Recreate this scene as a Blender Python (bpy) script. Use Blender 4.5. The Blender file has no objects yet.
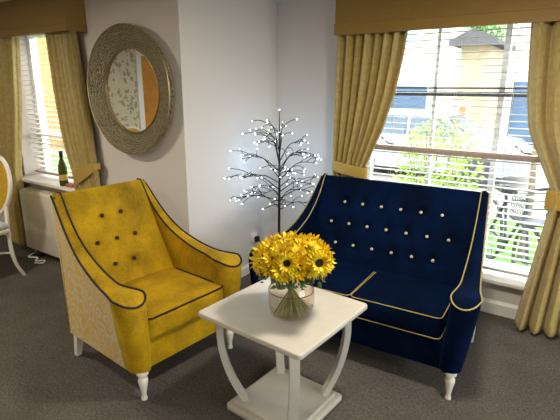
import bpy, bmesh, math, random
import numpy as np
from mathutils import Vector, Matrix
random.seed(7)
PI = math.pi
scene = bpy.context.scene
col = scene.collection

# ------------------------------------------------------------------ materials
def rgb(h):
    h = h.lstrip('#')
    c = [int(h[i:i+2], 16)/255 for i in (0, 2, 4)]
    return tuple(((x/12.92) if x <= .04045 else ((x+.055)/1.055)**2.4) for x in c) + (1,)

class M:
    def __init__(s, name):
        s.m = bpy.data.materials.new(name); s.m.use_nodes = True
        s.nt = s.m.node_tree; s.N = s.nt.nodes; s.L = s.nt.links
        s.p = s.N['Principled BSDF']; s.out = s.N['Material Output']
    def n(s, t, **kw):
        x = s.N.new(t)
        for k, v in kw.items():
            if k[0] == '_': setattr(x, k[1:], v)
            else: x.inputs[k].default_value = v
        return x
    def coord(s, scale=(1, 1, 1), which='Object', rot=(0, 0, 0)):
        tc = s.n('ShaderNodeTexCoord'); mp = s.n('ShaderNodeMapping')
        mp.inputs['Scale'].default_value = scale; mp.inputs['Rotation'].default_value = rot
        s.L.new(tc.outputs[which], mp.inputs['Vector']); return mp.outputs[0]
    def noise(s, vec, scale, detail=4, rough=.6, dist=0):
        x = s.n('ShaderNodeTexNoise', Scale=scale, Detail=detail, Roughness=rough, Distortion=dist)
        s.L.new(vec, x.inputs['Vector']); return x
    def ramp(s, fac, stops, interp='LINEAR'):
        r = s.n('ShaderNodeValToRGB'); e = r.color_ramp; e.interpolation = interp
        while len(e.elements) < len(stops): e.elements.new(.5)
        for el, (p, c) in zip(e.elements, stops):
            el.position = p; el.color = c
        s.L.new(fac, r.inputs['Fac']); return r.outputs['Color']
    def mix(s, fac, a, b, mode='MIX'):
        x = s.N.new('ShaderNodeMix'); x.data_type = 'RGBA'; x.blend_type = mode
        for sock, v in ((x.inputs[0], fac), (x.inputs[6], a), (x.inputs[7], b)):
            if hasattr(v, 'links') or isinstance(v, bpy.types.NodeSocket): s.L.new(v, sock)
            else: sock.default_value = v
        return x.outputs[2]
    def bump(s, h, strength=.3, dist=.01):
        b = s.n('ShaderNodeBump', Strength=strength, Distance=dist)
        s.L.new(h, b.inputs['Height']); s.L.new(b.outputs[0], s.p.inputs['Normal'])
    def base(s, c):
        if isinstance(c, tuple): s.p.inputs['Base Color'].default_value = c
        else: s.L.new(c, s.p.inputs['Base Color'])
    def setp(s, **kw):
        for k, v in kw.items(): s.p.inputs[k.replace('_', ' ')].default_value = v

def plain(name, c, rough=.6, metal=0, var=.06, scale=30, bump=0, **kw):
    m = M(name); v = m.coord(); nz = m.noise(v, scale)
    c = rgb(c)
    lo = tuple(x*(1-var*2) for x in c[:3])+(1,); hi = tuple(min(1, x*(1+var*2)) for x in c[:3])+(1,)
    m.base(m.ramp(nz.outputs[0], [(.3, lo), (.7, hi)]))
    m.setp(Roughness=rough, Metallic=metal, **kw)
    if bump: m.bump(nz.outputs[0], bump, .003)
    return m.m

def velvet(name, dark, light, sheen_col, sheen=.6):
    m = M(name); v = m.coord()
    big = m.noise(v, 5, 3, .55); fine = m.noise(v, 70, 5, .75, 1.2)
    mx = m.n('ShaderNodeMath', _operation='MULTIPLY_ADD'); mx.inputs[1].default_value = .6
    m.L.new(big.outputs[0], mx.inputs[0])
    sc = m.n('ShaderNodeMath', _operation='MULTIPLY'); sc.inputs[1].default_value = .5
    m.L.new(fine.outputs[0], sc.inputs[0]); m.L.new(sc.outputs[0], mx.inputs[2])
    m.base(m.ramp(mx.outputs[0], [(.38, rgb(dark)), (.72, rgb(light))]))
    m.setp(Roughness=.75, Sheen_Weight=sheen, Sheen_Roughness=.35, Sheen_Tint=rgb(sheen_col), Specular_IOR_Level=.25)
    if name == 'navy_velvet': m.setp(Specular_IOR_Level=.06, Roughness=.9)
    m.bump(fine.outputs[0], .25, .003)
    return m.m

def damask(name, ground, thread, scale=9, gold=None):
    """woven scroll pattern: curved bands in a contrasting thread"""
    m = M(name); v = m.coord((1, 1, .8))
    d = m.noise(v, scale*.55, 2, .5)
    sub = m.n('ShaderNodeVectorMath', _operation='SUBTRACT'); sub.inputs[1].default_value = (.5, .5, .5)
    m.L.new(d.outputs['Color'], sub.inputs[0])
    sc = m.n('ShaderNodeVectorMath', _operation='SCALE'); sc.inputs['Scale'].default_value = .16
    m.L.new(sub.outputs[0], sc.inputs[0])
    ad = m.n('ShaderNodeVectorMath', _operation='ADD'); m.L.new(v, ad.inputs[0]); m.L.new(sc.outputs[0], ad.inputs[1])
    vo = m.n('ShaderNodeTexVoronoi', Scale=scale*1.5, _feature='F1'); m.L.new(ad.outputs[0], vo.inputs['Vector'])
    sn = m.n('ShaderNodeMath', _operation='SINE')
    mu = m.n('ShaderNodeMath', _operation='MULTIPLY'); mu.inputs[1].default_value = 22
    m.L.new(vo.outputs['Distance'], mu.inputs[0]); m.L.new(mu.outputs[0], sn.inputs[0])
    fine = m.noise(v, 160, 3, .7)
    fm = m.n('ShaderNodeMath', _operation='MULTIPLY_ADD'); fm.inputs[1].default_value = .9; 
    m.L.new(fine.outputs[0], fm.inputs[0]); m.L.new(sn.outputs[0], fm.inputs[2])
    m.base(m.ramp(fm.outputs[0], [(.70, rgb(ground)), (1.0, rgb(thread))]))
    m.setp(Roughness=.55, Sheen_Weight=.3, Specular_IOR_Level=.35)
    m.bump(fm.outputs[0], .12, .002)
    return m.m

MAT = {}
MAT['gold_velvet'] = velvet('gold_velvet', '#7e6200', '#cfa408', '#ffe680', .26)
MAT['navy_velvet'] = velvet('navy_velvet', '#010818', '#021638', '#2a68d0', .08)
MAT['gold_damask'] = damask('gold_silver_damask', '#c8a00e', '#bdb39c', 9)
MAT['black_cord'] = plain('black_cord', '#0c0b0e', .6)
MAT['gold_cord'] = plain('gold_cord', '#a89654', .6)
MAT['gold_button'] = plain('gold_button', '#c4b78e', .4)
MAT['black_button'] = plain('black_button', '#0e0b08', .5)
MAT['white_paint'] = plain('white_paint', '#e6dfd0', .4, var=.03, scale=12)
MAT['white_gloss'] = plain('white_gloss', '#f0eee8', .3, var=.02, scale=8)
MAT['ivory_paint'] = plain('ivory_paint', '#c8c2b4', .2, var=.025, scale=9)
MAT['pelmet_gold'] = plain('pelmet_gold', '#8c6c26', .6, var=.05, scale=120, Sheen_Weight=.2)
MAT['tie_gold'] = plain('tie_gold', '#b09038', .6, var=.06, scale=120, Sheen_Weight=.2)
MAT['chair_gold'] = plain('chair_gold', '#b8921c', .7, var=.08, scale=60)
MAT['upvc'] = plain('upvc', '#e4e6e8', .35, var=.02)
MAT['slat'] = plain('slat_white', '#cfcdc9', .45, var=.02)
MAT['slat_warm'] = plain('slat_warm', '#e0d6cc', .45, var=.02)
MAT['rail_brown'] = plain('rail_brown', '#b09a90', .5)
MAT['rail_backlit'] = plain('rail_backlit', '#4c5058', .5)  # window transoms: their backlit shade is put into the colour
MAT['radiator'] = plain('radiator', '#dfd8c6', .4, var=.02)
MAT['brass'] = plain('brass', '#a8946a', .4, .8)
MAT['black_metal'] = plain('black_metal', '#131110', .5, .3)
MAT['black_plastic'] = plain('black_plastic', '#101012', .45)
MAT['grey_rubber'] = plain('grey_rubber', '#2b2c30', .7)
MAT['seat_cream'] = plain('seat_cream', '#b9bdc2', .7)
MAT['petal'] = plain('petal', '#ffc000', .55, var=.2, scale=70)
MAT['petal_light'] = plain('petal_light', '#ffd61a', .55, var=.2, scale=70)
MAT['seed'] = plain('seed', '#1a0f08', .9, var=.3, scale=200, bump=.6)
MAT['flower_eye'] = plain('flower_eye', '#7a4a0c', .9, var=.3, scale=200, bump=.5)
MAT['stem_green'] = plain('stem_green', '#7f8650', .6)
MAT['leaf_green'] = plain('leaf_green', '#5c7a46', .6, var=.25, scale=40)
MAT['bush_leaf'] = plain('bush_leaf', '#86a636', .6, var=.25, scale=8)
MAT['tree_leaf'] = plain('tree_leaf', '#3f6f2c', .6, var=.3, scale=3)
MAT['bark'] = plain('bark', '#6b5d50', .9, var=.2)
MAT['car_silver'] = plain('car_silver', '#7f858d', .3, .4)
MAT['car_glass'] = plain('car_glass', '#2c3c4c', .1)
MAT['tail_red'] = plain('tail_red', '#d8203a', .3)
MAT['bike_grey'] = plain('bike_grey', '#2c3036', .4, .4)
MAT['bike_frame'] = plain('bike_frame', '#3c4248', .35, .5)
MAT['render_cream'] = plain('render_cream', '#b5ae9d', .8)
MAT['garage_blue'] = plain('garage_blue', '#3d5872', .5)
MAT['pane_blue'] = plain('pane_blue', '#7fb2cc', .2)
MAT['tan_stone'] = plain('tan_stone', '#8f8268', .85, var=.12, scale=6)
MAT['roof_slate'] = plain('roof_slate', '#3c3b40', .8)
MAT['yellow_brick'] = plain('yellow_brick', '#7d5f28', .85, var=.12, scale=8)
MAT['terracotta'] = plain('terracotta', '#a8613e', .8)
MAT['door_brown'] = plain('door_brown', '#c08628', .4, var=.1, scale=4)
MAT['cork'] = plain('bottle_cap', '#1c1a18', .5)
MAT['label_gold'] = plain('label_gold', '#d2b060', .4)
MAT['box_pink'] = plain('box_pink', '#b8735c', .6)
MAT['asphalt'] = plain('asphalt', '#6f6c66', .9, var=.08)
MAT['tree_stem'] = MAT['black_metal']

def curtain_mat():
    m = M('curtain_damask'); v = m.coord()
    vo = m.n('ShaderNodeTexVoronoi', Scale=15, _feature='DISTANCE_TO_EDGE')
    d = m.noise(v, 9, 3, .6)
    ad = m.n('ShaderNodeVectorMath', _operation='MULTIPLY_ADD'); ad.inputs[1].default_value = (.12, .12, .12)
    m.L.new(d.outputs['Color'], ad.inputs[0]); m.L.new(v, ad.inputs[2]); m.L.new(ad.outputs[0], vo.inputs['Vector'])
    m.base(m.ramp(vo.outputs['Distance'], [(.05, rgb('#b09957')), (.18, rgb('#bda766'))]))
    m.setp(Roughness=.5, Sheen_Weight=.3, Specular_IOR_Level=.4)
    w = m.noise(m.coord((1, 1, .15)), 150, 3, .7); m.bump(w.outputs[0], .12, .002)
    # thin cloth lets a little daylight through
    tr = m.n('ShaderNodeBsdfTranslucent'); tr.inputs['Color'].default_value = rgb('#cfc08a')
    mx = m.n('ShaderNodeMixShader'); mx.inputs[0].default_value = .12
    m.L.new(m.p.outputs[0], mx.inputs[1]); m.L.new(tr.outputs[0], mx.inputs[2]); m.L.new(mx.outputs[0], m.out.inputs[0])
    return m.m
MAT['curtain'] = curtain_mat()

def carpet_mat():
    m = M('carpet'); v = m.coord()
    a = m.noise(v, 260, 4, .8); b = m.noise(v, 2.2, 3, .6); c = m.noise(v, 75, 3, .8)
    base = m.ramp(a.outputs[0], [(.32, rgb('#2c2824')), (.68, rgb('#7d766e'))])
    c2 = m.ramp(b.outputs[0], [(.35, (.80, .80, .80, 1)), (.7, (1.12, 1.1, 1.08, 1))])
    c3 = m.ramp(c.outputs[0], [(.36, (.62, .62, .62, 1)), (.64, (1.32, 1.32, 1.32, 1))])
    m.base(m.mix(1.0, m.mix(1.0, base, c2, 'MULTIPLY'), c3, 'MULTIPLY'))
    m.setp(Roughness=.95, Specular_IOR_Level=.1)
    m.bump(a.outputs[0], .6, .006); return m.m
MAT['carpet'] = carpet_mat()

def wall_mat(name, c):
    m = M(name); v = m.coord(); a = m.noise(v, 180, 3, .6); b = m.noise(v, 1.3, 2)
    cc = rgb(c)
    m.base(m.ramp(b.outputs[0], [(.3, tuple(x*.97 for x in cc[:3])+(1,)), (.7, cc)]))
    m.setp(Roughness=.7, Specular_IOR_Level=.25); m.bump(a.outputs[0], .08, .002); return m.m
MAT['wall'] = wall_mat('wall_paint', '#dcd5ce')
MAT['ceiling'] = wall_mat('ceiling_paint', '#e8e2da')

def wallpaper_mat():
    m = M('leaf_wallpaper'); v = m.coord()
    vo = m.n('ShaderNodeTexVoronoi', Scale=12, _feature='F1', Randomness=.7)
    d = m.noise(v, 7, 3, .6)
    ad = m.n('ShaderNodeVectorMath', _operation='MULTIPLY_ADD'); ad.inputs[1].default_value = (.22, .22, .22)
    m.L.new(d.outputs['Color'], ad.inputs[0]); m.L.new(v, ad.inputs[2]); m.L.new(ad.outputs[0], vo.inputs['Vector'])
    m.base(m.ramp(vo.outputs['Distance'], [(.38, rgb('#a09b80')), (.46, rgb('#d2ceb6'))]))
    m.setp(Roughness=.7); return m.m
MAT['wallpaper'] = wallpaper_mat()

def mirror_frame_mat():
    m = M('hammered_metal'); v = m.coord((1, 1, 1))
    wv = m.n('ShaderNodeTexWave', Scale=26, Distortion=7, Detail=3, _wave_type='RINGS', _rings_direction='Y')
    wv.inputs['Detail Scale'].default_value = 3
    m.L.new(v, wv.inputs['Vector'])
    nz = m.noise(v, 130, 4, .75)
    ad = m.n('ShaderNodeMath', _operation='ADD'); m.L.new(wv.outputs['Fac'], ad.inputs[0]); m.L.new(nz.outputs[0], ad.inputs[1])
    m.base(m.ramp(ad.outputs[0], [(.45, rgb('#443d2b')), (.8, rgb('#7d745a')), (1.0, rgb('#c4ba98'))]))
    m.setp(Roughness=.42, Metallic=.6); m.bump(ad.outputs[0], .9, .008); return m.m
MAT['mirror_frame'] = mirror_frame_mat()
mm = M('mirror_silver'); mm.base((.9, .9, .88, 1)); mm.setp(Roughness=.01, Metallic=1.0); MAT['mirror'] = mm.m

def thin_glass(name, tint, gloss=.08):
    m = M(name); m.N.remove(m.p)
    t = m.n('ShaderNodeBsdfTransparent'); t.inputs['Color'].default_value = tint
    g = m.n('ShaderNodeBsdfGlossy', Roughness=.02)
    lw = m.n('ShaderNodeLayerWeight'); lw.inputs['Blend'].default_value = .5
    pw = m.n('ShaderNodeMath', _operation='POWER'); pw.inputs[1].default_value = 4
    ma = m.n('ShaderNodeMath', _operation='MULTIPLY_ADD'); ma.inputs[1].default_value = .35; ma.inputs[2].default_value = gloss*.4
    m.L.new(lw.outputs['Facing'], pw.inputs[0]); m.L.new(pw.outputs[0], ma.inputs[0])
    mx = m.n('ShaderNodeMixShader'); m.L.new(ma.outputs[0], mx.inputs[0])
    m.L.new(t.outputs[0], mx.inputs[1]); m.L.new(g.outputs[0], mx.inputs[2]); m.L.new(mx.outputs[0], m.out.inputs[0])
    return m.m
MAT['pane'] = thin_glass('window_glass', (.96, .97, .97, 1))
MAT['vase_glass'] = thin_glass('smoked_vase_glass', (.96, .925, .875, 1))
MAT['bottle_glass'] = plain('bottle_glass', '#4a5216', .12)
def emis(name, c, s):
    m = M(name); m.base(c); m.setp(Emission_Color=c, Emission_Strength=s); return m.m
MAT['led'] = emis('led_white', (.82, .92, 1, 1), 9)
MAT['lamp_emit'] = emis('lamp_diffuser', (1, .86, .66, 1), 6)
def grass_mat():
    m = M('grass'); v = m.coord(); a = m.noise(v, 60, 4, .8); b = m.noise(v, 3, 3)
    m.base(m.mix(b.outputs[0], m.ramp(a.outputs[0], [(.3, rgb('#2f5c12')), (.7, rgb('#5a8f26'))]), rgb('#487a1c')))
    m.setp(Roughness=.9); m.bump(a.outputs[0], .6, .02); return m.m
MAT['grass'] = grass_mat()

# ------------------------------------------------------------------ mesh helpers
class MB:
    def __init__(s): s.v = []; s.f = []; s.mi = []; s.cur = 0
    def add(s, vs, fs):
        o = len(s.v); s.v += [tuple(p) for p in vs]; s.f += [tuple(i+o for i in f) for f in fs]; s.mi += [s.cur]*len(fs)
        return s
    def box(s, x0, x1, y0, y1, z0, z1, b=0, seg=2):
        x0, x1 = min(x0, x1), max(x0, x1); y0, y1 = min(y0, y1), max(y0, y1); z0, z1 = min(z0, z1), max(z0, z1)
        if not b:
            vs = [(x, y, z) for x in (x0, x1) for y in (y0, y1) for z in (z0, z1)]
            return s.add(vs, [(0, 1, 3, 2), (4, 6, 7, 5), (0, 4, 5, 1), (2, 3, 7, 6), (0, 2, 6, 4), (1, 5, 7, 3)])
        bm = bmesh.new(); bmesh.ops.create_cube(bm, size=1)
        for v in bm.verts:
            v.co = Vector(((x0+x1)/2+v.co.x*(x1-x0), (y0+y1)/2+v.co.y*(y1-y0), (z0+z1)/2+v.co.z*(z1-z0)))
        bmesh.ops.bevel(bm, geom=bm.edges[:], offset=b, segments=seg, affect='EDGES', profile=.5)
        return s.bm(bm)
    def bm(s, bm, mat=None):
        bm.verts.index_update()
        vs = [(mat @ v.co if mat else v.co)[:] for v in bm.verts]; fs = [[v.index for v in f.verts] for f in bm.faces]
        bm.free(); return s.add(vs, fs)
    def tube(s, pts, r, n=8, closed=False, caps=True, ell=None):
        """round tube along a polyline; r is a number or one radius per point"""
        P = [Vector(p) for p in pts]; k = len(P)
        R = r if isinstance(r, (list, tuple)) else [r]*k
        T = []
        for i in range(k):
            a = P[i-1] if (i > 0 or closed) else P[i]; b = P[(i+1) % k] if (i < k-1 or closed) else P[i]
            t = (b-a); T.append(t.normalized() if t.length > 1e-9 else Vector((0, 0, 1)))
        up = Vector((0, 0, 1)) if abs(T[0].z) < .9 else Vector((1, 0, 0))
        nrm = (up - T[0]*up.dot(T[0])).normalized()
        vs = []
        for i in range(k):
            nrm = (nrm - T[i]*nrm.dot(T[i])).normalized(); bi = T[i].cross(nrm)
            for j in range(n):
                a = 2*PI*j/n; vs.append(P[i] + nrm*(math.cos(a)*R[i]) + bi*(math.sin(a)*R[i]*(ell or 1)))
        fs = []
        for i in range(k if closed else k-1):
            i2 = (i+1) % k
            for j in range(n): fs.append((i*n+j, i*n+(j+1) % n, i2*n+(j+1) % n, i2*n+j))
        if caps and not closed: fs += [tuple(range(n-1, -1, -1)), tuple((k-1)*n+j for j in range(n))]
        return s.add(vs, fs)
    def lathe(s, prof, n=32, c=(0, 0, 0), axis='z', cap=True):
        vs = []; fs = []
        for (r, z) in prof:
            for j in range(n):
                a = 2*PI*j/n; x, y = r*math.cos(a), r*math.sin(a)
                vs.append({'z': (c[0]+x, c[1]+y, c[2]+z), 'y': (c[0]+x, c[1]-z, c[2]+y), 'x': (c[0]+z, c[1]+x, c[2]+y)}[axis])
        k = len(prof)
        for i in range(k-1):
            for j in range(n): fs.append((i*n+j, i*n+(j+1) % n, (i+1)*n+(j+1) % n, (i+1)*n+j))
        if cap: fs += [tuple(range(n-1, -1, -1)), tuple((k-1)*n+j for j in range(n))]
        return s.add(vs, fs)
    def grid(s, rows, closed_u=False, flip=False):
        """rows: list of equal-length lists of points"""
        m = len(rows[0]); vs = [p for r in rows for p in r]; fs = []
        for i in range(len(rows)-1):
            for j in range(m if closed_u else m-1):
                q = (i*m+j, i*m+(j+1) % m, (i+1)*m+(j+1) % m, (i+1)*m+j); fs.append(q[::-1] if flip else q)
        return s.add(vs, fs)
    def sphere(s, c, r, n=10, sc=(1, 1, 1)):
        prof = [(max(1e-4, r*math.sin(PI*i/n)), -r*math.cos(PI*i/n)) for i in range(n+1)]
        o = len(s.v); s.lathe(prof, n*2, (0, 0, 0), cap=False)
        for i in range(o, len(s.v)):
            x, y, z = s.v[i]; s.v[i] = (c[0]+x*sc[0], c[1]+y*sc[1], c[2]+z*sc[2])
        return s
    def prism(s, poly, y0, y1, axis='y'):
        """polygon in xz (axis y), extruded y0..y1; axis x: polygon in yz"""
        n = len(poly)
        if axis == 'y': vs = [(a, y0, b) for a, b in poly]+[(a, y1, b) for a, b in poly]
        elif axis == 'x': vs = [(y0, a, b) for a, b in poly]+[(y1, a, b) for a, b in poly]
        else: vs = [(a, b, y0) for a, b in poly]+[(a, b, y1) for a, b in poly]
        return s.add(vs, [tuple(range(n)), tuple(range(2*n-1, n-1, -1))]+[(i, i+n, (i+1) % n+n, (i+1) % n) for i in range(n)])
    def build(s, name, mats, parent=None, smooth=True, loc=None, weld=False, autos=35):
        me = bpy.data.meshes.new(name); me.from_pydata(s.v, [], s.f)
        if not isinstance(mats, (list, tuple)): mats = [mats]
        for m in mats: me.materials.append(MAT[m] if isinstance(m, str) else m)
        me.polygons.foreach_set('material_index', s.mi)
        bm = bmesh.new(); bm.from_mesh(me)
        if weld: bmesh.ops.remove_doubles(bm, verts=bm.verts[:], dist=1e-4)
        bmesh.ops.recalc_face_normals(bm, faces=bm.faces[:])
        if smooth:
            lim = math.radians(autos)
            for f in bm.faces: f.smooth = True
            for e in bm.edges:
                if len(e.link_faces) == 2 and e.calc_face_angle(0) > lim: e.smooth = False
        bm.to_mesh(me); bm.free()
        o = bpy.data.objects.new(name, me); col.objects.link(o)
        if parent: o.parent = parent
        if loc: o.location = loc
        return o

def empty(name, loc=(0, 0, 0), rz=0):
    o = bpy.data.objects.new(name, None); col.objects.link(o); o.location = loc; o.rotation_euler = (0, 0, rz)
    o.empty_display_size = .1; return o
def tag(o, label, cat, group=None, kind=None):
    o['label'] = label; o['category'] = cat
    if group: o['group'] = group
    if kind: o['kind'] = kind
    return o
def struct(o): o['kind'] = 'structure'; return o
def copy_tree(o, parent=None):
    c = o.copy(); col.objects.link(c); c.parent = parent
    for ch in list(o.children): copy_tree(ch, c)
    return c

def cr(pts, n):
    """Catmull-Rom through tuples, n samples"""
    P = [np.array(p, float) for p in pts]; P = [2*P[0]-P[1]]+P+[2*P[-1]-P[-2]]
    seg = len(P)-3; out = []
    for i in range(n):
        t = i/(n-1)*seg; k = min(int(t), seg-1); u = t-k; a, b, c, d = P[k:k+4]
        out.append(tuple(.5*((2*b)+(-a+c)*u+(2*a-5*b+4*c-d)*u*u+(-a+3*b-3*c+d)*u**3)))
    return out

def rbox(mb, x0, x1, y0, y1, z0, z1, r, n=14, crown=0, crown_f=0):
    """soft cushion: rounded box with crowned top (and front)"""
    c = Vector(((x0+x1)/2, (y0+y1)/2, (z0+z1)/2)); h = Vector(((x1-x0)/2, (y1-y0)/2, (z1-z0)/2))
    inner = Vector((h.x-r, h.y-r, h.z-r))
    def ts(k): return [math.sin((-1+2*i/k)*PI/2) for i in range(k+1)]
    tt = ts(n)
    for ax in range(3):
        for sg in (-1, 1):
            rows = []
            for a in tt:
                row = []
                for b in tt:
                    p = [0, 0, 0]; p[ax] = sg*h[ax]; p[(ax+1) % 3] = a*h[(ax+1) % 3]; p[(ax+2) % 3] = b*h[(ax+2) % 3]
                    p = Vector(p); q = Vector([max(-inner[i], min(inner[i], p[i])) for i in range(3)])
                    d = p-q; p = q + (d.normalized()*r if d.length > 1e-9 else d)
                    u, v, w = p.x/h.x, p.y/h.y, p.z/h.z
                    if w > 0: p.z += crown*(1-u*u)*(1-v*v)*w
                    if u > 0: p.x += crown_f*(1-w*w)*(1-v*v)*u
                    row.append(tuple(c+p))
                rows.append(row)
            mb.grid(rows)
    return mb

# ------------------------------------------------------------------ camera
cam = bpy.data.cameras.new('camera'); co = bpy.data.objects.new('camera', cam); col.objects.link(co)
R_ = Vector((.82388615, .566743, .00373957)); U_ = Vector((-.14970815, .21126054, .96589671)); F_ = Vector((-.54662518, .79634877, -.25890068))
mat = Matrix((R_, U_, -F_)).transposed().to_4x4(); mat.translation = Vector((0, 0, 1.55))
co.matrix_world = mat; cam.sensor_width = 36; cam.lens = 459.86*36/560; cam.clip_start = .05; cam.clip_end = 300
scene.camera = co

# ------------------------------------------------------------------ room
CEIL = 2.21
XL, XR, YB = -5.7, 2.4, -2.6
YA, YC, XB = 2.22, 3.31, -2.31
T = .28
floor = MB().prism([(XL-T, YB-T), (XR+T, YB-T), (XR+T, YC+T), (XB-T, YC+T), (XB-T, YA+T), (XL-T, YA+T)], -.12, 0, axis='z').build('floor', 'carpet', smooth=False); struct(floor)
ceil = MB().prism([(XL-T, YB-T), (XR+T, YB-T), (XR+T, YC+T), (XB-T, YC+T), (XB-T, YA+T), (XL-T, YA+T)], CEIL, CEIL+.2, axis='z').build('ceiling', 'ceiling', smooth=False); struct(ceil)
def wall_open(name, x0, x1, y0, y1, ox0, ox1, oz0, oz1, m='wall'):
    mb = MB(); mb.box(x0, ox0, y0, y1, 0, CEIL); mb.box(ox1, x1, y0, y1, 0, CEIL)
    mb.box(ox0, ox1, y0, y1, 0, oz0); mb.box(ox0, ox1, y0, y1, oz1, CEIL)
    return struct(mb.build(name, m, smooth=False))
WA = (-4.52, -3.56, .67, 2.03)      # left window opening x0,x1,z0,z1
WC = (-1.56, .06, .235, 2.03)       # right window opening
wall_open('wall_left', XL-T, XB-T, YA, YA+T, *WA)
wall_open('wall_back', XB, XR+T, YC, YC+T, *WC)
struct(MB().box(XB-T, XB, YA, YC+T, 0, CEIL).build('wall_return', 'wall', smooth=False))
wr = MB(); WY0, WY1, WZ0, WZ1 = .5, 2.7, .235, 2.03  # opening added out of view to let in cool side light
wr.box(XR, XR+T, YB-T, WY0, 0, CEIL); wr.box(XR, XR+T, WY1, YC, 0, CEIL); wr.box(XR, XR+T, WY0, WY1, 0, WZ0); wr.box(XR, XR+T, WY0, WY1, WZ1, CEIL)
struct(wr.build('wall_right', 'wall', smooth=False))
wf = MB()
for a, b, c, d_ in ((WY0, WY0+.055, WZ0, WZ1), (WY1-.055, WY1, WZ0, WZ1), (WY0+.055, WY1-.055, WZ0, WZ0+.055), (WY0+.055, WY1-.055, WZ1-.055, WZ1), (1.575, 1.625, WZ0+.055, WZ1-.055)): wf.box(XR+.16, XR+.22, a, b, c, d_)
w3 = struct(wf.build('window_3', 'upvc', smooth=False))  # unseen window, added for side light on carpet and sofa
MB().box(XR+.186, XR+.192, WY0+.055, WY1-.055, WZ0+.055, WZ1-.055).build('pane', 'pane', w3, smooth=False)
struct(MB().box(XL, XR, YB-T, YB, 0, CEIL).build('wall_front', 'wall', smooth=False))
wl = MB(); DY0, DY1 = -1.12, -.26
wl.box(XL-T, XL, YB-T, DY0, 0, CEIL); wl.box(XL-T, XL, DY1, YA, 0, CEIL); wl.box(XL-T, XL, DY0, DY1, 2.0, CEIL)
struct(wl.build('wall_side', 'wallpaper', smooth=False))
d = MB().box(XL-.08, XL-.03, DY0+.02, DY1-.02, 0.005, 1.98).build('door_1', 'door_brown', smooth=False); struct(d)
MB().tube([(XL-.03, DY0+.1, 1.0), (XL+.03, DY0+.1, 1.0), (XL+.03, DY0+.2, 1.0)], .01).build('door_handle', 'brass', d)
tr = MB()
tr.box(XL-.1, XL+.02, DY1-.03, DY1+.06, 0, 2.06); tr.box(XL-.1, XL+.02, DY0-.06, DY0+.03, 0, 2.06); tr.box(XL-.1, XL+.02, DY0+.03, DY1-.03, 1.98, 2.06)
struct(tr.build('trim_1', 'white_gloss', smooth=False))

# baseboards: a skirting profile with a small chamfer
def skirting(name, x0, y0, x1, y1, nx, ny, h=.085, t=.016):
    prof = [(0, 0), (t, 0), (t, h-.02), (t*.45, h-.006), (t*.3, h), (0, h)]
    rows = [[(x+nx*a, y+ny*a, z) for a, z in prof] for x, y in ((x0, y0), (x1, y1))]
    mb = MB().grid(rows, closed_u=True); n = len(prof); mb.add(rows[0], [tuple(range(n))]); mb.add(rows[1], [tuple(range(n))])
    return struct(mb.build(name, 'white_gloss', smooth=False))
skirting('baseboard_back', XB+.016, YC, XR, YC, 0, -1, .10)
skirting('baseboard_return', XB, YA, XB, YC, 1, 0, .083)
skirting('baseboard_left', XL, YA, XB+.016, YA, 0, -1)

# windows -----------------------------------------------------------------
def window(n, W, y, mull, trans, sill_y, sill_z, sx0, sx1, sill_t=.03):
    x0, x1, z0, z1 = W
    root = MB()
    f = .055
    root.box(x0, x1, y, y+.06, z0, z0+f); root.box(x0, x1, y, y+.06, z1-f, z1)
    root.box(x0, x0+f, y, y+.06, z0+f, z1-f); root.box(x1-f, x1, y, y+.06, z0+f, z1-f)
    fr = struct(root.build('window_%d' % n, 'upvc', smooth=False))
    for mx, mw in mull:
        MB().box(mx-mw/2, mx+mw/2, y+.004, y+.056, z0+f, z1-f).build('mullion', 'upvc', fr, smooth=False)
    for tz, tw, mt in trans:
        MB().box(x0+f, x1-f, y-.012, y+.05, tz-tw/2, tz+tw/2).build('transom', mt, fr, smooth=False)
    MB().box(x0+f, x1-f, y+.026, y+.032, z0+f, z1-f).build('pane', 'pane', fr, smooth=False)
    MB().box(sx0, sx1, sill_y, y, sill_z-sill_t, sill_z, .006).build('window_sill', 'white_gloss', fr)
    return fr
w1 = window(1, WA, 2.40, [(-4.03, .04)], [(1.10, .035, 'upvc')], 2.14, .705, -4.60, -3.34)
w2 = window(2, WC, 3.50, [(-1.035, .024), (-.585, .038)], [(1.505, .032, 'rail_backlit'), (1.545, .012, 'rail_backlit')], 3.265, .262, -1.62, .12, .028)
# reveals are the wall openings; stays (catches) on the middle rail
for sx in (-1.36, -.40):
    MB().tube([(sx-.06, 3.485, 1.17), (sx, 3.48, 1.125), (sx+.05, 3.48, 1.12)], .006, 6).build('window_stay', 'black_plastic', w2)

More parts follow.
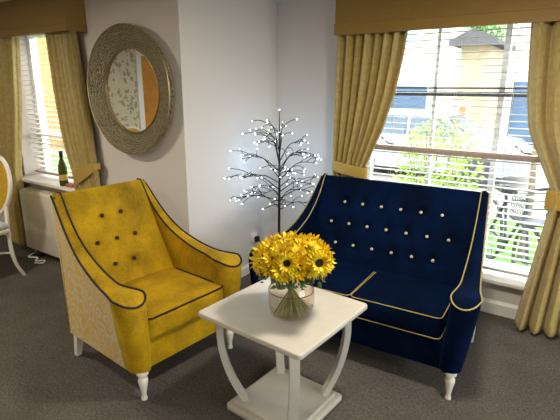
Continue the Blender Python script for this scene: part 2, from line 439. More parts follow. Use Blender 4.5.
# blinds --------------------------------------------------------------------
def blind(x0, x1, y, ztop, zbot, pitch, label, tilt=0.0, sm='slat', w=.048, cords=(), rail='slat', mid=None):
    root = empty('venetian_blind', ((x0+x1)/2, y, zbot)); tag(root, label, 'blind')
    X0, X1 = -(x1-x0)/2, (x1-x0)/2; H = ztop-zbot
    MB().box(X0, X1, -.028, .028, H-.045, H, .003).build('head_rail', 'slat', root)
    MB().box(X0, X1, -.026, .026, 0, .02, .004).build('bottom_rail', rail, root)
    mb = MB(); n = int((H-.06)/pitch)
    for i in range(1, n+1):
        z = .02+i*pitch
        if mid and abs(z-(mid-zbot)) < pitch*.7: continue
        ct, st = math.cos(tilt), math.sin(tilt)
        pts = []
        for k in range(5):
            u = (k/4-.5)*w; zz = .0025*(1-(2*k/4-1)**2)
            pts.append((u*ct, zz+u*st))
        top = [(u, z+zz+.0014) for u, zz in pts]; bot = [(u, z+zz-.0014) for u, zz in pts][::-1]
        mb.prism(top+bot, X0+.004, X1-.004, axis='x')
    mb.build('slats', sm, root)
    if mid:
        MB().box(X0, X1, -.03, .03, mid-zbot-.018, mid-zbot+.02, .004).build('middle_rail', 'rail_brown', root)
    for cx in cords:
        c = MB()
        for yy in (-.027, .027): c.tube([(cx-(x0+x1)/2, yy, .02), (cx-(x0+x1)/2, yy, H-.04)], .0015, 5)
        c.build('ladder_cord', 'slat', root)
    return root
blind(-1.545, .045, 3.40, 2.025, .29, .0445, 'wide white slatted blind over the window behind the navy sofa', cords=(-1.3, -.86, -.5, -.12), mid=1.10)
blind(-4.505, -3.575, 2.34, 2.025, .735, .0445, 'white slatted blind in the left window above the radiator', tilt=.12, sm='slat_warm', cords=(-4.2, -3.97, -3.7), rail='rail_brown')

# pelmets -----------------------------------------------------------------
def pelmet(x0, x1, y, yw, z0, z1, seam, label):
    root = empty('pelmet', ((x0+x1)/2, yw, z0)); tag(root, label, 'pelmet')
    a, b = x0-(x0+x1)/2, x1-(x0+x1)/2; yy = y-yw; H = z1-z0
    t = .02
    poly = [(a, -.002), (a, yy), (b, yy), (b, -.002), (b-t, -.002), (b-t, yy+t), (a+t, yy+t), (a+t, -.002)]
    MB().prism(poly, 0, H, axis='z').build('board', 'pelmet_gold', root, smooth=False)
    MB().box(a+t, b-t, yy+t, -.002, H-.02, H-.002).build('top_board', 'pelmet_gold', root, smooth=False)
    q = [(a-.004, -.002), (a-.004, yy-.004), (b+.004, yy-.004), (b+.004, -.002), (b, -.002), (b, yy), (a, yy), (a, -.002)]
    MB().prism(q, 0, seam-z0, axis='z').build('hem_band', 'pelmet_gold', root, smooth=False)
    sz = seam-z0
    MB().tube([(a-.005, -.004, sz), (a-.005, yy-.005, sz), (b+.005, yy-.005, sz), (b+.005, -.004, sz)], .004, 6).build('piping', 'pelmet_gold', root)
pelmet(-1.655, .22, 3.09, YC, 1.905, CEIL-.004, 1.975, 'long gold fabric pelmet above the window behind the sofa')
pelmet(-4.84, -3.290, 2.055, YA, 1.94, CEIL-.004, 1.99, 'short gold fabric pelmet above the left window')

# curtains ------------------------------------------------------------------
def curtain(prof, y, n, amp, label, tie=None, seed=1, ztop=None, phase=0):
    """prof: (z, xl, xr, depth_scale) top to bottom. tie: (z, tilt) of the tie-back"""
    rnd = random.Random(seed)
    zs = [p[0] for p in prof][::-1]
    def at(z, k): return float(np.interp(z, zs, [p[k] for p in prof][::-1]))
    root = empty('curtain', ((prof[-1][1]+prof[-1][2])/2, y, prof[-1][0])); tag(root, label, 'curtain', 'gold damask curtains')
    ox, oz = root.location.x, root.location.z
    wob = [(rnd.uniform(-.3, .3), rnd.uniform(.6, 1.25)) for _ in range(n+2)]
    NU = n*10; rows = []; NZ = 60
    z0, z1 = prof[-1][0], prof[0][0]
    # smooth the side profile
    zz = [z1+(z0-z1)*i/NZ for i in range(NZ+1)]
    for z in zz:
        def sm(k): return (at(z, k)*2+at(min(z+.04, z1), k)+at(max(z-.04, z0), k))/4
        xl, xr, ds = sm(1), sm(2), sm(3); row = []
        for j in range(NU+1):
            u = j/NU; k = u*n; w = wob[int(k)]; w2 = wob[int(k)+1]; fr = k-int(k)
            ph = w[0]*(1-fr)+w2[0]*fr; am = w[1]*(1-fr)+w2[1]*fr
            a = 2*PI*k+ph+phase
            yy = -(math.cos(a)+.45*math.cos(2*a+1)+.2*math.cos(3*a))*amp*1.25*ds*am
            xx = xl+(xr-xl)*u + math.sin(a)*.25*(xr-xl)/n*(.5+.5*ds)
            row.append((xx-ox, yy, z-oz))
        rows.append(row)
    cl = MB().grid(rows).build('cloth', 'curtain', root, autos=80)
    md = cl.modifiers.new('thick', 'SOLIDIFY'); md.thickness = .004
    if tie:
        tz, tilt, h = tie[:3]; flip = tie[3] if len(tie) > 3 else 0
        xl, xr = at(tz, 1), at(tz, 2); cx, hw = (xl+xr)/2, (xr-xl)/2+.016; hy = amp*at(tz, 3)*1.9+.012
        R2 = []
        for dz, dr in ((h/2, -.002), (h/2-.006, .003), (0, .005), (-h/2+.006, .003), (-h/2, -.002)):
            row = []
            for j in range(48):
                a = 2*PI*j/48; c = math.cos(a); s_ = math.sin(a)
                ex = abs(c)**.7*(1 if c > 0 else -1); ey = abs(s_)**.7*(1 if s_ > 0 else -1)
                grow = 1.0+flip*(1 if tilt*c < 0 else -1)*abs(c)
                row.append((cx+ex*(hw+dr)-ox, ey*(hy+dr), tz+dz*max(.35, grow)+tilt*ex-oz))
            R2.append(row)
        t = MB().grid(R2, closed_u=True).build('tie_back', 'tie_gold', root)
        md = t.modifiers.new('thick', 'SOLIDIFY'); md.thickness = .004
    return root
curtain([(1.96, -1.635, -1.13, 1), (1.75, -1.64, -1.155, .95), (1.5, -1.645, -1.20, .9), (1.25, -1.65, -1.275, .8), (1.05, -1.655, -1.36, .7), (.93, -1.655, -1.41, .62), (.8, -1.655, -1.39, .8), (.04, -1.65, -1.30, 1)],
        3.17, 7, .032, 'left gold curtain of the sofa window, gathered by a tie-back', (.945, -.02, .085), 3)
curtain([(1.96, -.445, .18, 1), (1.80, -.435, .18, .95), (1.5, -.41, .175, .9), (1.3, -.375, .17, .85), (1.1, -.275, .16, .75), (.93, -.19, .15, .62), (.80, -.20, .15, .8), (.5, -.24, .17, .95), (.03, -.30, .20, 1)],
        3.17, 6, .036, 'right gold curtain of the sofa window, reaching the carpet', (.905, .01, .12), 5, phase=1)
curtain([(1.99, -3.66, -3.335, .8), (1.9, -3.655, -3.33, .85), (1.5, -3.63, -3.29, .9), (1.2, -3.60, -3.25, .85), (1.0, -3.565, -3.235, .75), (.84, -3.52, -3.22, .6), (.7, -3.50, -3.215, .7), (.03, -3.50, -3.20, .9)],
        2.145, 6, .024, 'gold curtain beside the round mirror, gathered by a fan-shaped tie-back', (.87, .07, .12, .55), 8)
curtain([(1.99, -4.72, -4.10, 1), (1.35, -4.74, -4.23, 1), (.8, -4.75, -4.40, .9), (.03, -4.75, -4.43, .9)],
        2.12, 6, .024, 'gold curtain at the picture edge behind the white dining chair', None, 11)

# radiator ----------------------------------------------------------------
rad = empty('radiator', (-3.90, 2.13, .0)); tag(rad, 'cream panel radiator under the left window', 'radiator')
mb = MB().box(-.44, .44, -.075, -.045, .065, .62, .008, 3)
rows = []
mb.build('panel', 'radiator', rad)
mb = MB()
for i in range(26):
    x = -.41+i*.0328; mb.box(x-.002, x+.002, -.0775, -.074, .10, .59)
MB().box(-.43, .43, -.045, .01, .09, .60).build('convector', 'radiator', rad, smooth=False)
MB().box(-.44, .44, -.06, .03, .612, .63, .003).build('top_grille', 'radiator', rad)
MB().tube([(-.39, -.02, .0), (-.39, -.02, .05), (-.39, -.02, .10)], .008).build('pipe', 'white_gloss', rad)
MB().tube([(.39, -.02, .0), (.39, -.02, .10)], .008).build('pipe', 'white_gloss', rad)
MB().lathe([(.018, 0), (.02, .01), (.02, .05), (.012, .06)], 16, (-.465, -.03, .54), 'z').build('valve', 'white_gloss', rad)
MB().tube([(-.465, -.03, .54), (-.43, -.03, .56)], .008).build('valve_stem', 'white_gloss', rad)
# cable lying on the carpet below
cb = MB().tube(cr([(-4.28, 2.10, .012), (-4.22, 2.0, .008), (-4.12, 2.03, .010), (-4.06, 1.98, .008), (-4.0, 2.03, .008), (-3.96, 1.985, .008), (-4.02, 1.95, .008)], 40), .007, 6).build('power_cable', 'white_gloss')
tag(cb, 'white cable coiled on the carpet under the radiator', 'cable')
ad = MB().box(-4.20, -4.13, 2.05, 2.10, .001, .035, .006).build('power_adapter', 'black_plastic'); tag(ad, 'small black plug adapter on the carpet under the radiator', 'adapter')

# bottle and small box on the left sill ------------------------------------
bt = empty('wine_bottle', (-3.80, 2.19, .7055)); tag(bt, 'green glass bottle standing on the left window sill', 'bottle')
MB().lathe([(.034, 0), (.037, .006), (.037, .15), (.034, .18), (.022, .215), (.0145, .24), (.013, .285)], 24).build('glass_body', 'bottle_glass', bt)
MB().lathe([(.0375, .05), (.038, .052), (.038, .098), (.0375, .10)], 24, cap=False).build('label', 'label_gold', bt)
MB().lathe([(.0142, .25), (.0155, .252), (.0155, .298), (.015, .302), (.0, .303)], 20).build('cap', 'cork', bt)
bx = MB().box(-.045, .045, -.025, .025, 0, .03, .004).build('small_box', 'box_pink', loc=(-3.69, 2.185, .7055)); tag(bx, 'little reddish box beside the green bottle on the sill', 'box')

# mirror --------------------------------------------------------------------
mr = empty('round_mirror', (-2.785, YA, 1.515)); tag(mr, 'large round mirror with wide hammered silver-bronze frame', 'mirror')
MB().lathe([(.405, .002), (.428, .03), (.440, .075), (.4435, .083), (.438, .085), (.40, .074), (.35, .057), (.31, .043), (.293, .037), (.293, .026)], 96, (0, 0, 0), 'y', cap=False).build('frame', 'mirror_frame', mr)
MB().lathe([(.4405, .078), (.4465, .080), (.4475, .085), (.4445, .090), (.440, .088), (.438, .084)], 96, (0, 0, 0), 'y', cap=False).build('brass_rim', 'brass', mr)
MB().lathe([(.297, .036), (.296, .044), (.291, .046), (.287, .042), (.286, .030)], 96, (0, 0, 0), 'y', cap=False).build('brass_lip', 'brass', mr)
MB().lathe([(.0005, .031), (.290, .031)], 96, (0, 0, 0), 'y', cap=False).build('mirror_glass', 'mirror', mr)
MB().lathe([(.39, .0), (.41, .020), (.001, .021)], 64, (0, 0, 0), 'y', cap=True).build('backing', 'black_metal', mr)

# wall socket ---------------------------------------------------------------
so = empty('wall_socket', (XB, 2.965, .30)); tag(so, 'white wall socket low in the corner beside the twig tree', 'socket')
MB().box(0, .009, -.043, .043, -.043, .043, .004).build('faceplate', 'white_gloss', so)
for sy in (-.025,): MB().box(.009, .012, sy-.006, sy+.006, .012, .03, .001).build('switch', 'white_gloss', so)
pg = empty('plug', (XB+.0092, 2.985, .285)); tag(pg, 'black plug pushed into the corner wall socket', 'plug')
MB().box(0, .028, -.022, .022, -.024, .024, .006).build('plug_body', 'black_plastic', pg)
MB().tube(cr([(.02, 0, -.01), (.06, -.01, -.012), (.075, -.04, -.04), (.05, -.08, -.15), (.035, -.10, -.27), (.05, -.06, -.279), (.2, -.12, -.279)], 40), .004, 6).build('flex', 'black_plastic', pg)

# ------------------------------------------------------------------ armchair and sofa
ZI = [(-.41, .962), (-.375, .955), (-.33, .875), (-.26, .785), (-.17, .705), (-.07, .650), (.05, .605), (.15, .582), (.25, .573), (.32, .573)]
ZO = [(-.42, .955), (-.385, .925), (-.33, .862), (-.26, .785), (-.19, .722), (-.10, .662), (0, .622), (.1, .593), (.2, .577), (.32, .575)]
def zcurve(P, x):
    S = cr(P, 80); xs = [p[0] for p in S]; return float(np.interp(x, xs, [p[1] for p in S]))
RB, BX = -.288, .320     # rear and front of the arm at its base
FX = .335     # where the front D of the arm starts
def arm_paths(w, bi_=-.035, bof=.068, bor=.066, bu_=.040):
    """top and base outline of one arm (side +y): inner rear -> front -> outer rear"""
    top, base, kind = [], [], []
    n = 26
    xs = [-.415+(FX+.415)*(i/n) for i in range(n+1)]
    def sst(a, b, x):
        t = max(0, min(1, (x-a)/(b-a))); return t*t*(3-2*t)
    def bul(x): return bu_*sst(.17, .335, x)
    def bulo(x): return .012*sst(.20, .335, x)
    for x in xs:
        top.append((x, w+.002+.045*x-bul(x), zcurve(ZI, x))); base.append((RB+(x+.415)/(FX+.415)*(BX-RB), w+bi_, .16)); kind.append('in')
    yi, yo = w+.002+.045*FX-bu_, w+.078+.135*FX+.012
    bi, bo = w+bi_, w+bof
    m = 14
    for i in range(1, m):
        a = PI*i/m
        cy, ry = (yi+yo)/2, (yo-yi)/2
        top.append((FX+math.sin(a)*.078, cy-math.cos(a)*ry, .573-.030*math.sin(a)**1.5))
        cyb, ryb = (bi+bo)/2, (bo-bi)/2
        base.append((BX+math.sin(a)*.066, cyb-math.cos(a)*ryb, .16)); kind.append('front')
    for x in xs[::-1]:
        top.append((x, w+.078+.135*x+bulo(x), zcurve(ZO, x)-.002)); base.append((RB+(x+.415)/(FX+.415)*(BX-RB), w+bof+(bor-bof)*(FX-x)/(FX+.415), .16)); kind.append('out')
    return top, base, kind
def make_seat(name, w, main, side, pipe_m, btn_m, buttons, cushions, lower_pipe, armp, loc, rz, sx=.378, bx=.345):
    root = empty(name, loc, rz)
    top, base, kind = arm_paths(w, *armp)
    pr = .0052 if pipe_m == 'black_cord' else .0033
    N = len(top); nin = kind.index('front'); nfr = kind.index('out')
    for s in (-1, 1):
        T_ = [(x, y*s, z) for x, y, z in top]; B_ = [(x, y*s, z) for x, y, z in base]
        def col_(i, k, K=10):
            v = k/K; t, b = T_[i], B_[i]
            # slight outward swell near the top of the front post
            sw = .010*math.sin(PI*v)*(1 if kind[i] == 'front' else 0)
            e = 1-(1-v)**1.25 if kind[i] != 'in' else v
            return (b[0]+(t[0]-b[0])*e+sw, b[1]+(t[1]-b[1])*e, b[2]+(t[2]-b[2])*v)
        arm = MB()
        arm.grid([[col_(i, k) for i in range(0, nfr+3)] for k in range(11)])
        # soft padded top between the two piping lines
        rows = []
        for q in range(0, 9):
            f = q/8; row = []
            for i in range(nin):
                a, b = T_[i], T_[N-1-i]; row.append((a[0]+(b[0]-a[0])*f, a[1]+(b[1]-a[1])*f, a[2]+(b[2]-a[2])*f+.013*math.sin(PI*f)))
            m = nfr-nin
            for i in range(m//2+1):
                ia, ib = nin+i, nfr-1-i
                a, b = T_[ia], T_[ib]; fall = max(0, 1-(i/(m/2)))
                row.append((a[0]+(b[0]-a[0])*f, a[1]+(b[1]-a[1])*f, a[2]+(b[2]-a[2])*f+.013*math.sin(PI*f)*math.sqrt(fall)))
            rows.append(row)
        arm.grid(rows)
        arm.add([B_[0]]+[B_[i] for i in range(1, nfr+3)]+[B_[N-1]], [tuple(range(nfr+4))])
        arm.add([col_(0, k) for k in range(11)]+[col_(N-1, k) for k in range(11)], [(k, k+1, k+12, k+11) for k in range(10)])
        ao = arm.build('armrest', main, root, weld=True, autos=50)
        sp = MB(); sp.grid([[col_(i, k) for i in range(nfr+2, N)] for k in range(11)])
        so_ = sp.build('side_panel', side, root, autos=60); so_['label'] = 'patterned side panel'
        pts = [(x, y+s*(.002 if kind[i] == 'out' else -.002), z+.003) for i, (x, y, z) in enumerate(T_)]
        # piping round the arm top
        MB().tube(pts, pr*1.1, 8).build('piping', pipe_m, ao)
    # backrest: padded front, tufted
    W0 = w-.012
    prof = cr([(-.055, .36), (-.09, .43), (-.165, .565), (-.25, .725), (-.325, .87), (-.362, .935), (-.385, .962), (-.415, .955)], 60)
    rows = []
    ny = int(2*w/.0115)
    for (x, z) in prof:
        row = []
        for j in range(ny+1):
            u = -1+2*j/ny; hw = W0+.045*x+.004+(.018 if z > .9 else .018*max(0, (z-.7)/.2)); y = u*hw
            xx, zz = x, z
            puff = .014*(1-abs(u)**6)*math.sin(PI*min(1, max(0, (z-.36)/.62)))
            for (by, bz) in buttons:
                d2 = ((y-by)**2+(z-bz)**2); puff -= .024*math.exp(-d2/.0009)+.008*math.exp(-d2/.004)
            row.append((xx+puff*.88, y, zz+puff*.47))
        rows.append(row)
    bk = MB(); bk.grid(rows)
    bo = bk.build('backrest', main, root, autos=70)
    # solid rear of the back with its outside panel
    q = MB()
    rr = [[(RB-.103*t, s_*(w+armp[2]+.004-(armp[2]-.018)*t**.9), .16+(.79*t)) for s_ in (-1, 1)] for t in [i/12 for i in range(13)]]
    rf = [[(RB+.008-.101*t, s_*(w+armp[2]-(armp[2]-.016)*t**.9), .16+(.79*t)) for s_ in (-1, 1)] for t in [i/12 for i in range(13)]]
    q.grid(rr); q.grid(rf, flip=True)
    q.add([rr[-1][0], rr[-1][1], rf[-1][1], rf[-1][0]], [(0, 1, 2, 3)]); q.add([rr[0][0], rr[0][1], rf[0][1], rf[0][0]], [(0, 1, 2, 3)])
    q.build('back_panel', main, root, autos=50)
    for (by, bz) in buttons:
        xs = float(np.interp(bz, [p[1] for p in prof[:50]], [p[0] for p in prof[:50]]))
        nx, nz = .88, .47
        b = MB(); b.sphere((0, 0, 0), .0125 if w < .4 else .0105, 8, (1, 1, .6))
        ang = math.atan2(nx, nz)
        b.v = [(xs-.004*nx+(x*math.cos(ang)+z*math.sin(ang)), by+y, bz-.004*nz+(-x*math.sin(ang)+z*math.cos(ang))) for x, y, z in b.v]
        b.build('button', btn_m, bo)
    # frame under the cushions
    ap = MB().box(-.27, bx+.004, -(w-.02), w-.02, .150 if w < .4 else .138, .315, .008, 3)
    ap.build('seat_base', main, root)
    for (y0, y1) in cushions:
        c = MB(); rbox(c, -.13, sx, y0, y1, .308, .438, .028, 16, .014, .008)
        cu = c.build('seat_cushion', main, root, weld=True, autos=80)
        r_ = .03; zc = .433
        loop = [(-.06, y0+.004)]
        for (cx, cy, a0, a1) in ((sx-r_, y0+r_, -90, 0), (sx-r_, y1-r_, 0, 90)):
            for k in range(6):
                a = math.radians(a0+(a1-a0)*k/5); loop.append((cx+math.cos(a)*(r_-.001), cy+math.sin(a)*(r_-.001)))
        loop.append((-.06, y1-.004))
        MB().tube([(x, y, zc+.002*(1 if -.05 < x < .3 else 0)) for x, y in loop], pr*.9, 8).build('piping', pipe_m, cu)
        if lower_pipe: MB().tube([(x, y, .314) for x, y in loop], pr*.9, 8).build('piping', pipe_m, cu)
    # legs
    for s in (-1, 1):
        lp = [(.010, 0), (.0155, .003), (.016, .012), (.0125, .022), (.012, .032), (.0155, .055), (.021, .085), (.0255, .108), (.0245, .122), (.018, .136), (.020, .142), (.030, .150), (.031, .166)]
        MB().lathe(lp, 24, (.360, s*(w+(armp[0]+armp[1])/2+.012), 0)).build('leg', 'white_paint', root)
        yb = s*(w+.035)
        m = MB(); rows = []
        for z, off, h in ((0, -.045, .015), (.05, -.033, .017), (.11, -.015, .020), (.168, 0, .023)):
            rows.append([(-.250+off+dx*h, yb+dy*h, z) for dx, dy in ((-1, -1), (1, -1), (1, 1), (-1, 1))])
        m.grid(rows, closed_u=True); m.add(rows[0], [(0, 1, 2, 3)]); m.add(rows[-1], [(0, 1, 2, 3)])
        m.build('leg', 'white_paint', root, smooth=False)
    return root
ab = [(-.072+.005, .811), (.058, .811), (-.15, .676), (-.025, .676), (.10, .676), (-.09, .548), (.035, .548)]
ab = [(y-.005, z) for y, z in ab]
armchair = make_seat('armchair', .28, 'gold_velvet', 'gold_damask', 'black_cord', 'black_button', ab, [(-.262, .262)], False, (-.035, .068, .066, .040), (-2.05, 1.615, 0), math.radians(-4.5))
tag(armchair, 'mustard gold velvet armchair with black piping on white legs', 'armchair')
sb = [((i-2.5)*.130, .808) for i in range(6)]+[((i-3)*.130, .675) for i in range(7)]+[((i-2.5)*.1295, .549) for i in range(6)]
sofa = make_seat('sofa', .538, 'navy_velvet', 'gold_damask', 'gold_cord', 'gold_button', sb, [(-.502, -.002), (.002, .502)], True, (-.030, .080, .040, .020), (-1.030, 2.503, 0), math.radians(-87.1), .345, .328)
sofa.scale = (1, 1, .978)
tag(sofa, 'navy blue velvet two-seat sofa with gold piping and buttons', 'sofa')

# ------------------------------------------------------------------ side table
tb = empty('side_table', (-1.093, 1.632, 0), math.radians(-3.5)); tag(tb, 'square ivory-painted side table with curved legs between armchair and sofa', 'table')
def slab(hx, hy, z0, z1, r, b, n=6, ox=0, oy=0):
    def outline(d):
        o = []
        for k, (sx, sy) in enumerate(((1, 1), (-1, 1), (-1, -1), (1, -1))):
            for q in range(n+1):
                a = PI/2*(k+q/n); o.append((ox+sx*(hx-r)+math.cos(a)*(r-d), oy+sy*(hy-r)+math.sin(a)*(r-d)))
        return o
    rows = [[(x, y, z) for x, y in outline(d)] for z, d in ((z0, b), (z0+b*.3, b*.3), (z0+b, 0), (z1-b, 0), (z1-b*.3, b*.3), (z1, b))]
    mb = MB().grid(rows, closed_u=True); N = len(rows[0])
    mb.add(rows[0], [tuple(range(N))]); mb.add(rows[-1], [tuple(range(N))]); return mb
slab(.293, .284, .524, .550, .024, .007).build('tabletop', 'ivory_paint', tb)
slab(.20, .20, .500, .5245, .01, .003).build('apron', 'ivory_paint', tb)
slab(.212, .212, .003, .032, .02, .006, ox=-.010, oy=.024).build('base_plate', 'ivory_paint', tb)
slab(.188, .188, .0318, .052, .02, .005, ox=-.010, oy=.024).build('base_step', 'ivory_paint', tb)
for sx in (-1, 1):
    for sy in (-1, 1):
        path = cr([(.212, .524), (.216, .44), (.213, .36), (.203, .28), (.187, .20), (.166, .125), (.140, .051)], 26)
        dx, dy = sx/math.sqrt(2), sy/math.sqrt(2); px, py = -dy, dx
        rows = []
        for i, (r, z) in enumerate(path):
            a = path[max(0, i-1)]; b = path[min(len(path)-1, i+1)]
            t = Vector((b[0]-a[0], b[1]-a[1])).normalized(); nn = Vector((-t.y, t.x))
            hw, ht = .022, .013
            rr_ = r*math.sqrt(2)
            ring = []
            for (u, v) in ((-1, -.92), (-.92, -1), (.92, -1), (1, -.92), (1, .92), (.92, 1), (-.92, 1), (-1, .92)):
                R0 = rr_+nn.x*ht*v*1.2; z0 = z+nn.y*ht*v*(.3 if i in (0, len(path)-1) else 1)
                if i in (0, len(path)-1): z0 = z
                q_ = (1-i/(len(path)-1)); ring.append((dx*R0+px*hw*u-.008*(1-q_), dy*R0+py*hw*u+.026*(1-q_), z0))
            rows.append(ring)
        l = MB().grid(rows, closed_u=True); l.add(rows[0], [tuple(range(8))]); l.add(rows[-1], [tuple(range(8))])
        l.build('leg', 'ivory_paint', tb, autos=28)

# ------------------------------------------------------------------ vase and sunflowers
VX, VY, VZ = -1.035, 1.60, .5505
va = empty('glass_vase', (VX, VY, VZ)); tag(va, 'round smoked glass vase holding the sunflowers on the side table', 'vase')
outer = cr([(.070, 0), (.090, .009), (.102, .042), (.1055, .083), (.102, .122), (.088, .158), (.068, .180), (.062, .194), (.066, .210), (.074, .220)], 40)
inner = [(max(.001, r-.004), z+(.006 if z < .02 else 0)) for r, z in outer][::-1]
MB().lathe([(.001, 0)]+outer+inner+[(.001, .008)], 56, cap=False).build('glass_body', 'vase_glass', va)
ring = MB(); ring.tube([(.1068*math.cos(2*PI*i/56), .1068*math.sin(2*PI*i/56), .122) for i in range(56)], .0022, 6, closed=True)
ring.v = [(x*.953, y*.953, z) for x, y, z in ring.v]
rg = ring.build('copper_band', plain('copper_band', '#7a4e34', .4, .3), va); rg['label'] = 'brown line around the belly'

def petal_pts(L, w, lift, droop, k):
    rows = []
    for i in range(6):
        t = i/5; hw = w*math.sin(PI*(t*.86+.12))**.8*(1 if t < 1 else .05); z = lift*t-droop*t*t
        rows.append([(k+L*t, -hw, z+.002), (k+L*t, 0, z-.0015), (k+L*t, hw, z+.002)])
    return rows
def make_flower(dark=True, seed=0, R=.052):
    rnd = random.Random(seed)
    root = empty('sunflower', (0, 0, 0))
    pe = MB()
    for layer, (cnt, L, lift, dr) in enumerate(((19, R, .004, .012), (17, R*.88, .016, .008), (13, R*.66, .024, .0))):
        for i in range(cnt):
            a = 2*PI*(i+layer*.5)/cnt+rnd.uniform(-.09, .09); l = L*rnd.uniform(.88, 1.08)
            pe.cur = rnd.choice((0, 0, 1))
            rw = petal_pts(l-.009, .0062*rnd.uniform(.85, 1.15), lift*rnd.uniform(.6, 1.4), dr, .009)
            c, s = math.cos(a), math.sin(a)
            pe.grid([[(x*c-y*s, x*s+y*c, z+.002*layer) for x, y, z in r] for r in rw])
    p = pe.build('petals', ['petal', 'petal_light'], root, autos=80)
    MB().lathe([(.0175 if dark else .010, .0), (.018 if dark else .0105, .006), (.013 if dark else .008, .012), (.006, .0125), (.0005, .011)], 20, cap=False).build('flower_centre', 'seed' if dark else 'flower_eye', root)
    MB().lathe([(.0005, -.010), (.010, -.009), (.019, -.001), (.022, .001)], 14, cap=False).build('sepals', 'stem_green', root)
    return root
protos = [make_flower(True, 1), make_flower(False, 2), make_flower(False, 3, .048)]
used = [False]*3
# bouquet dome: positions in a frame where 'right' is camera right, 'fwd' away
cam_r = Vector((.824, .567, 0)); cam_f = Vector((-.567, .824, 0))
top_c = Vector((VX, VY, VZ+.222))
spots = []
def flower(i, lx, lf, lz, label=None, tilt_out=None, dirv=None, scale=1):
    if used[i]:
        o = protos[i].copy(); col.objects.link(o)
        for ch in protos[i].children:
            if not ch.name.startswith('stem'): copy_tree(ch, o)
    else: o = protos[i]; used[i] = True
    lx = lx*.96+.006
    off = cam_r*lx+cam_f*lf+Vector((0, 0, lz))
    p = top_c+off
    dv = dirv if dirv else Vector((off.x, off.y, (lz+.02)*1.1)).normalized()
    q = dv.to_track_quat('Z', 'Y'); o.rotation_mode = 'QUATERNION'; o.rotation_quaternion = q; o.location = p; o.scale = (scale,)*3
    tag(o, label or 'golden yellow sunflower crowded into the bouquet in the glass vase', 'flower', 'sunflowers in the vase')
    # stem as part, drawn in the flower's own frame
    inv = (Matrix.Translation(p) @ q.to_matrix().to_4x4() @ Matrix.Diagonal((scale,)*3+(1,))).inverted()
    hx = random.uniform(-.038, .038); hy = random.uniform(-.038, .038)
    neck = Vector((VX+hx*.9, VY+hy*.9, VZ+.195)); foot = Vector((VX-hx*1.9, VY-hy*1.9, VZ+.014))
    path = cr([tuple(inv @ foot), tuple(inv @ neck), tuple(inv @ (p-dv*.03)), tuple(inv @ (p-dv*.008))], 14)
    MB().tube(path, .0040/scale, 6).build('stem', 'stem_green', o)
    return o
C = Vector
toward = -cam_f
flower(0, .104, -.150, .085, 'sunflower with dark centre at the front right of the bouquet', dirv=(toward+cam_r*.25+C((0, 0, .25))).normalized(), scale=1.15)
flower(0, -.030, -.160, .088, 'sunflower with dark centre left of the middle, facing the viewer', dirv=(toward+cam_r*-.1+C((0, 0, .15))).normalized(), scale=1.0)
rings = [(0.152, .044, 15), (.142, .074, 14), (.098, .098, 8), (.04, .112, 4)]
rr0 = random.Random(4)
for k, (rad_, hz, n) in enumerate(rings):
    for i in range(n):
        a = 2*PI*(i+.5*k)/n+.2
        lx, lf = math.cos(a)*rad_*1.0, math.sin(a)*rad_*.86
        if k == 1 and lf < -.05 and (abs(lx-.104) < .05 or abs(lx+.03) < .05): continue
        if k == 0: lx *= 1.02
        flower(1+(i+k) % 2, lx, lf, hz+rr0.uniform(-.008, .008), scale=rr0.uniform(1.05, 1.22))
# small leaves hanging below the blooms
lf_root = MB()
for i in range(240):
    a = rr0.uniform(0, 2*PI); r = rr0.uniform(.07, .155); z = VZ+rr0.uniform(.195, .235)-(r-.07)*.30
    c = C((VX+math.cos(a)*r, VY+math.sin(a)*r, z)); L = rr0.uniform(.018, .034); w = L*.42
    d_ = C((math.cos(a+rr0.uniform(-1, 1)), math.sin(a+rr0.uniform(-1, 1)), rr0.uniform(-1.0, .3))).normalized(); sd = d_.cross(C((0, 0, 1))).normalized()
    nrm = d_.cross(sd)*.004
    lf_root.add([c-d_*L*.5, c+sd*w-d_*L*.1+nrm, c+d_*L*.5, c-sd*w-d_*L*.1+nrm, c-nrm*.6], [(0, 1, 4), (1, 2, 4), (2, 3, 4), (3, 0, 4)])
for i in range(10):
    a = 2*PI*i/10; lf_root.tube(cr([(VX, VY, VZ+.16), (VX+math.cos(a)*.03, VY+math.sin(a)*.03, VZ+.20), (VX+math.cos(a)*.11, VY+math.sin(a)*.11, VZ+.225)], 8), .002, 5)
lo = lf_root.build('bouquet_leaves', 'leaf_green', smooth=False)
tag(lo, 'green leafy sprigs hanging under the sunflower heads', 'leaves', kind='stuff')

# ------------------------------------------------------------------ twig tree with lights
TX, TY = -1.93, 2.80
tw = empty('twig_tree', (TX, TY, 0)); tag(tw, 'black twig tree with tiny white lights in the corner', 'decorative tree')
MB().lathe([(.001, 0), (.10, 0), (.10, .008), (.03, .014), (.012, .03), (.001, .03)], 32, cap=False).build('base', 'black_metal', tw)
MB().tube([(0, 0, .01), (0, 0, .6), (.002, 0, .95), (0, 0, 1.18), (0, 0, 1.385)], [.011, .010, .008, .005, .002], 8).build('trunk', 'black_metal', tw)
rt = random.Random(21); bulbs = [(0, 0, 1.39)]
def clampR(p):
    # stay clear of the two corner walls
    x, y, z = p; x = max(x, XB-TX+.035); y = min(y, YC-TY-.05)
    if z < 1.0: x = min(x, .245)
    return (x, y, z)
def branch(path, r0):
    br = MB(); P = cr([clampR(p) for p in path], 12); br.tube(P, [r0*(1-.6*i/11) for i in range(12)], 6)
    return br, P
nb = 26
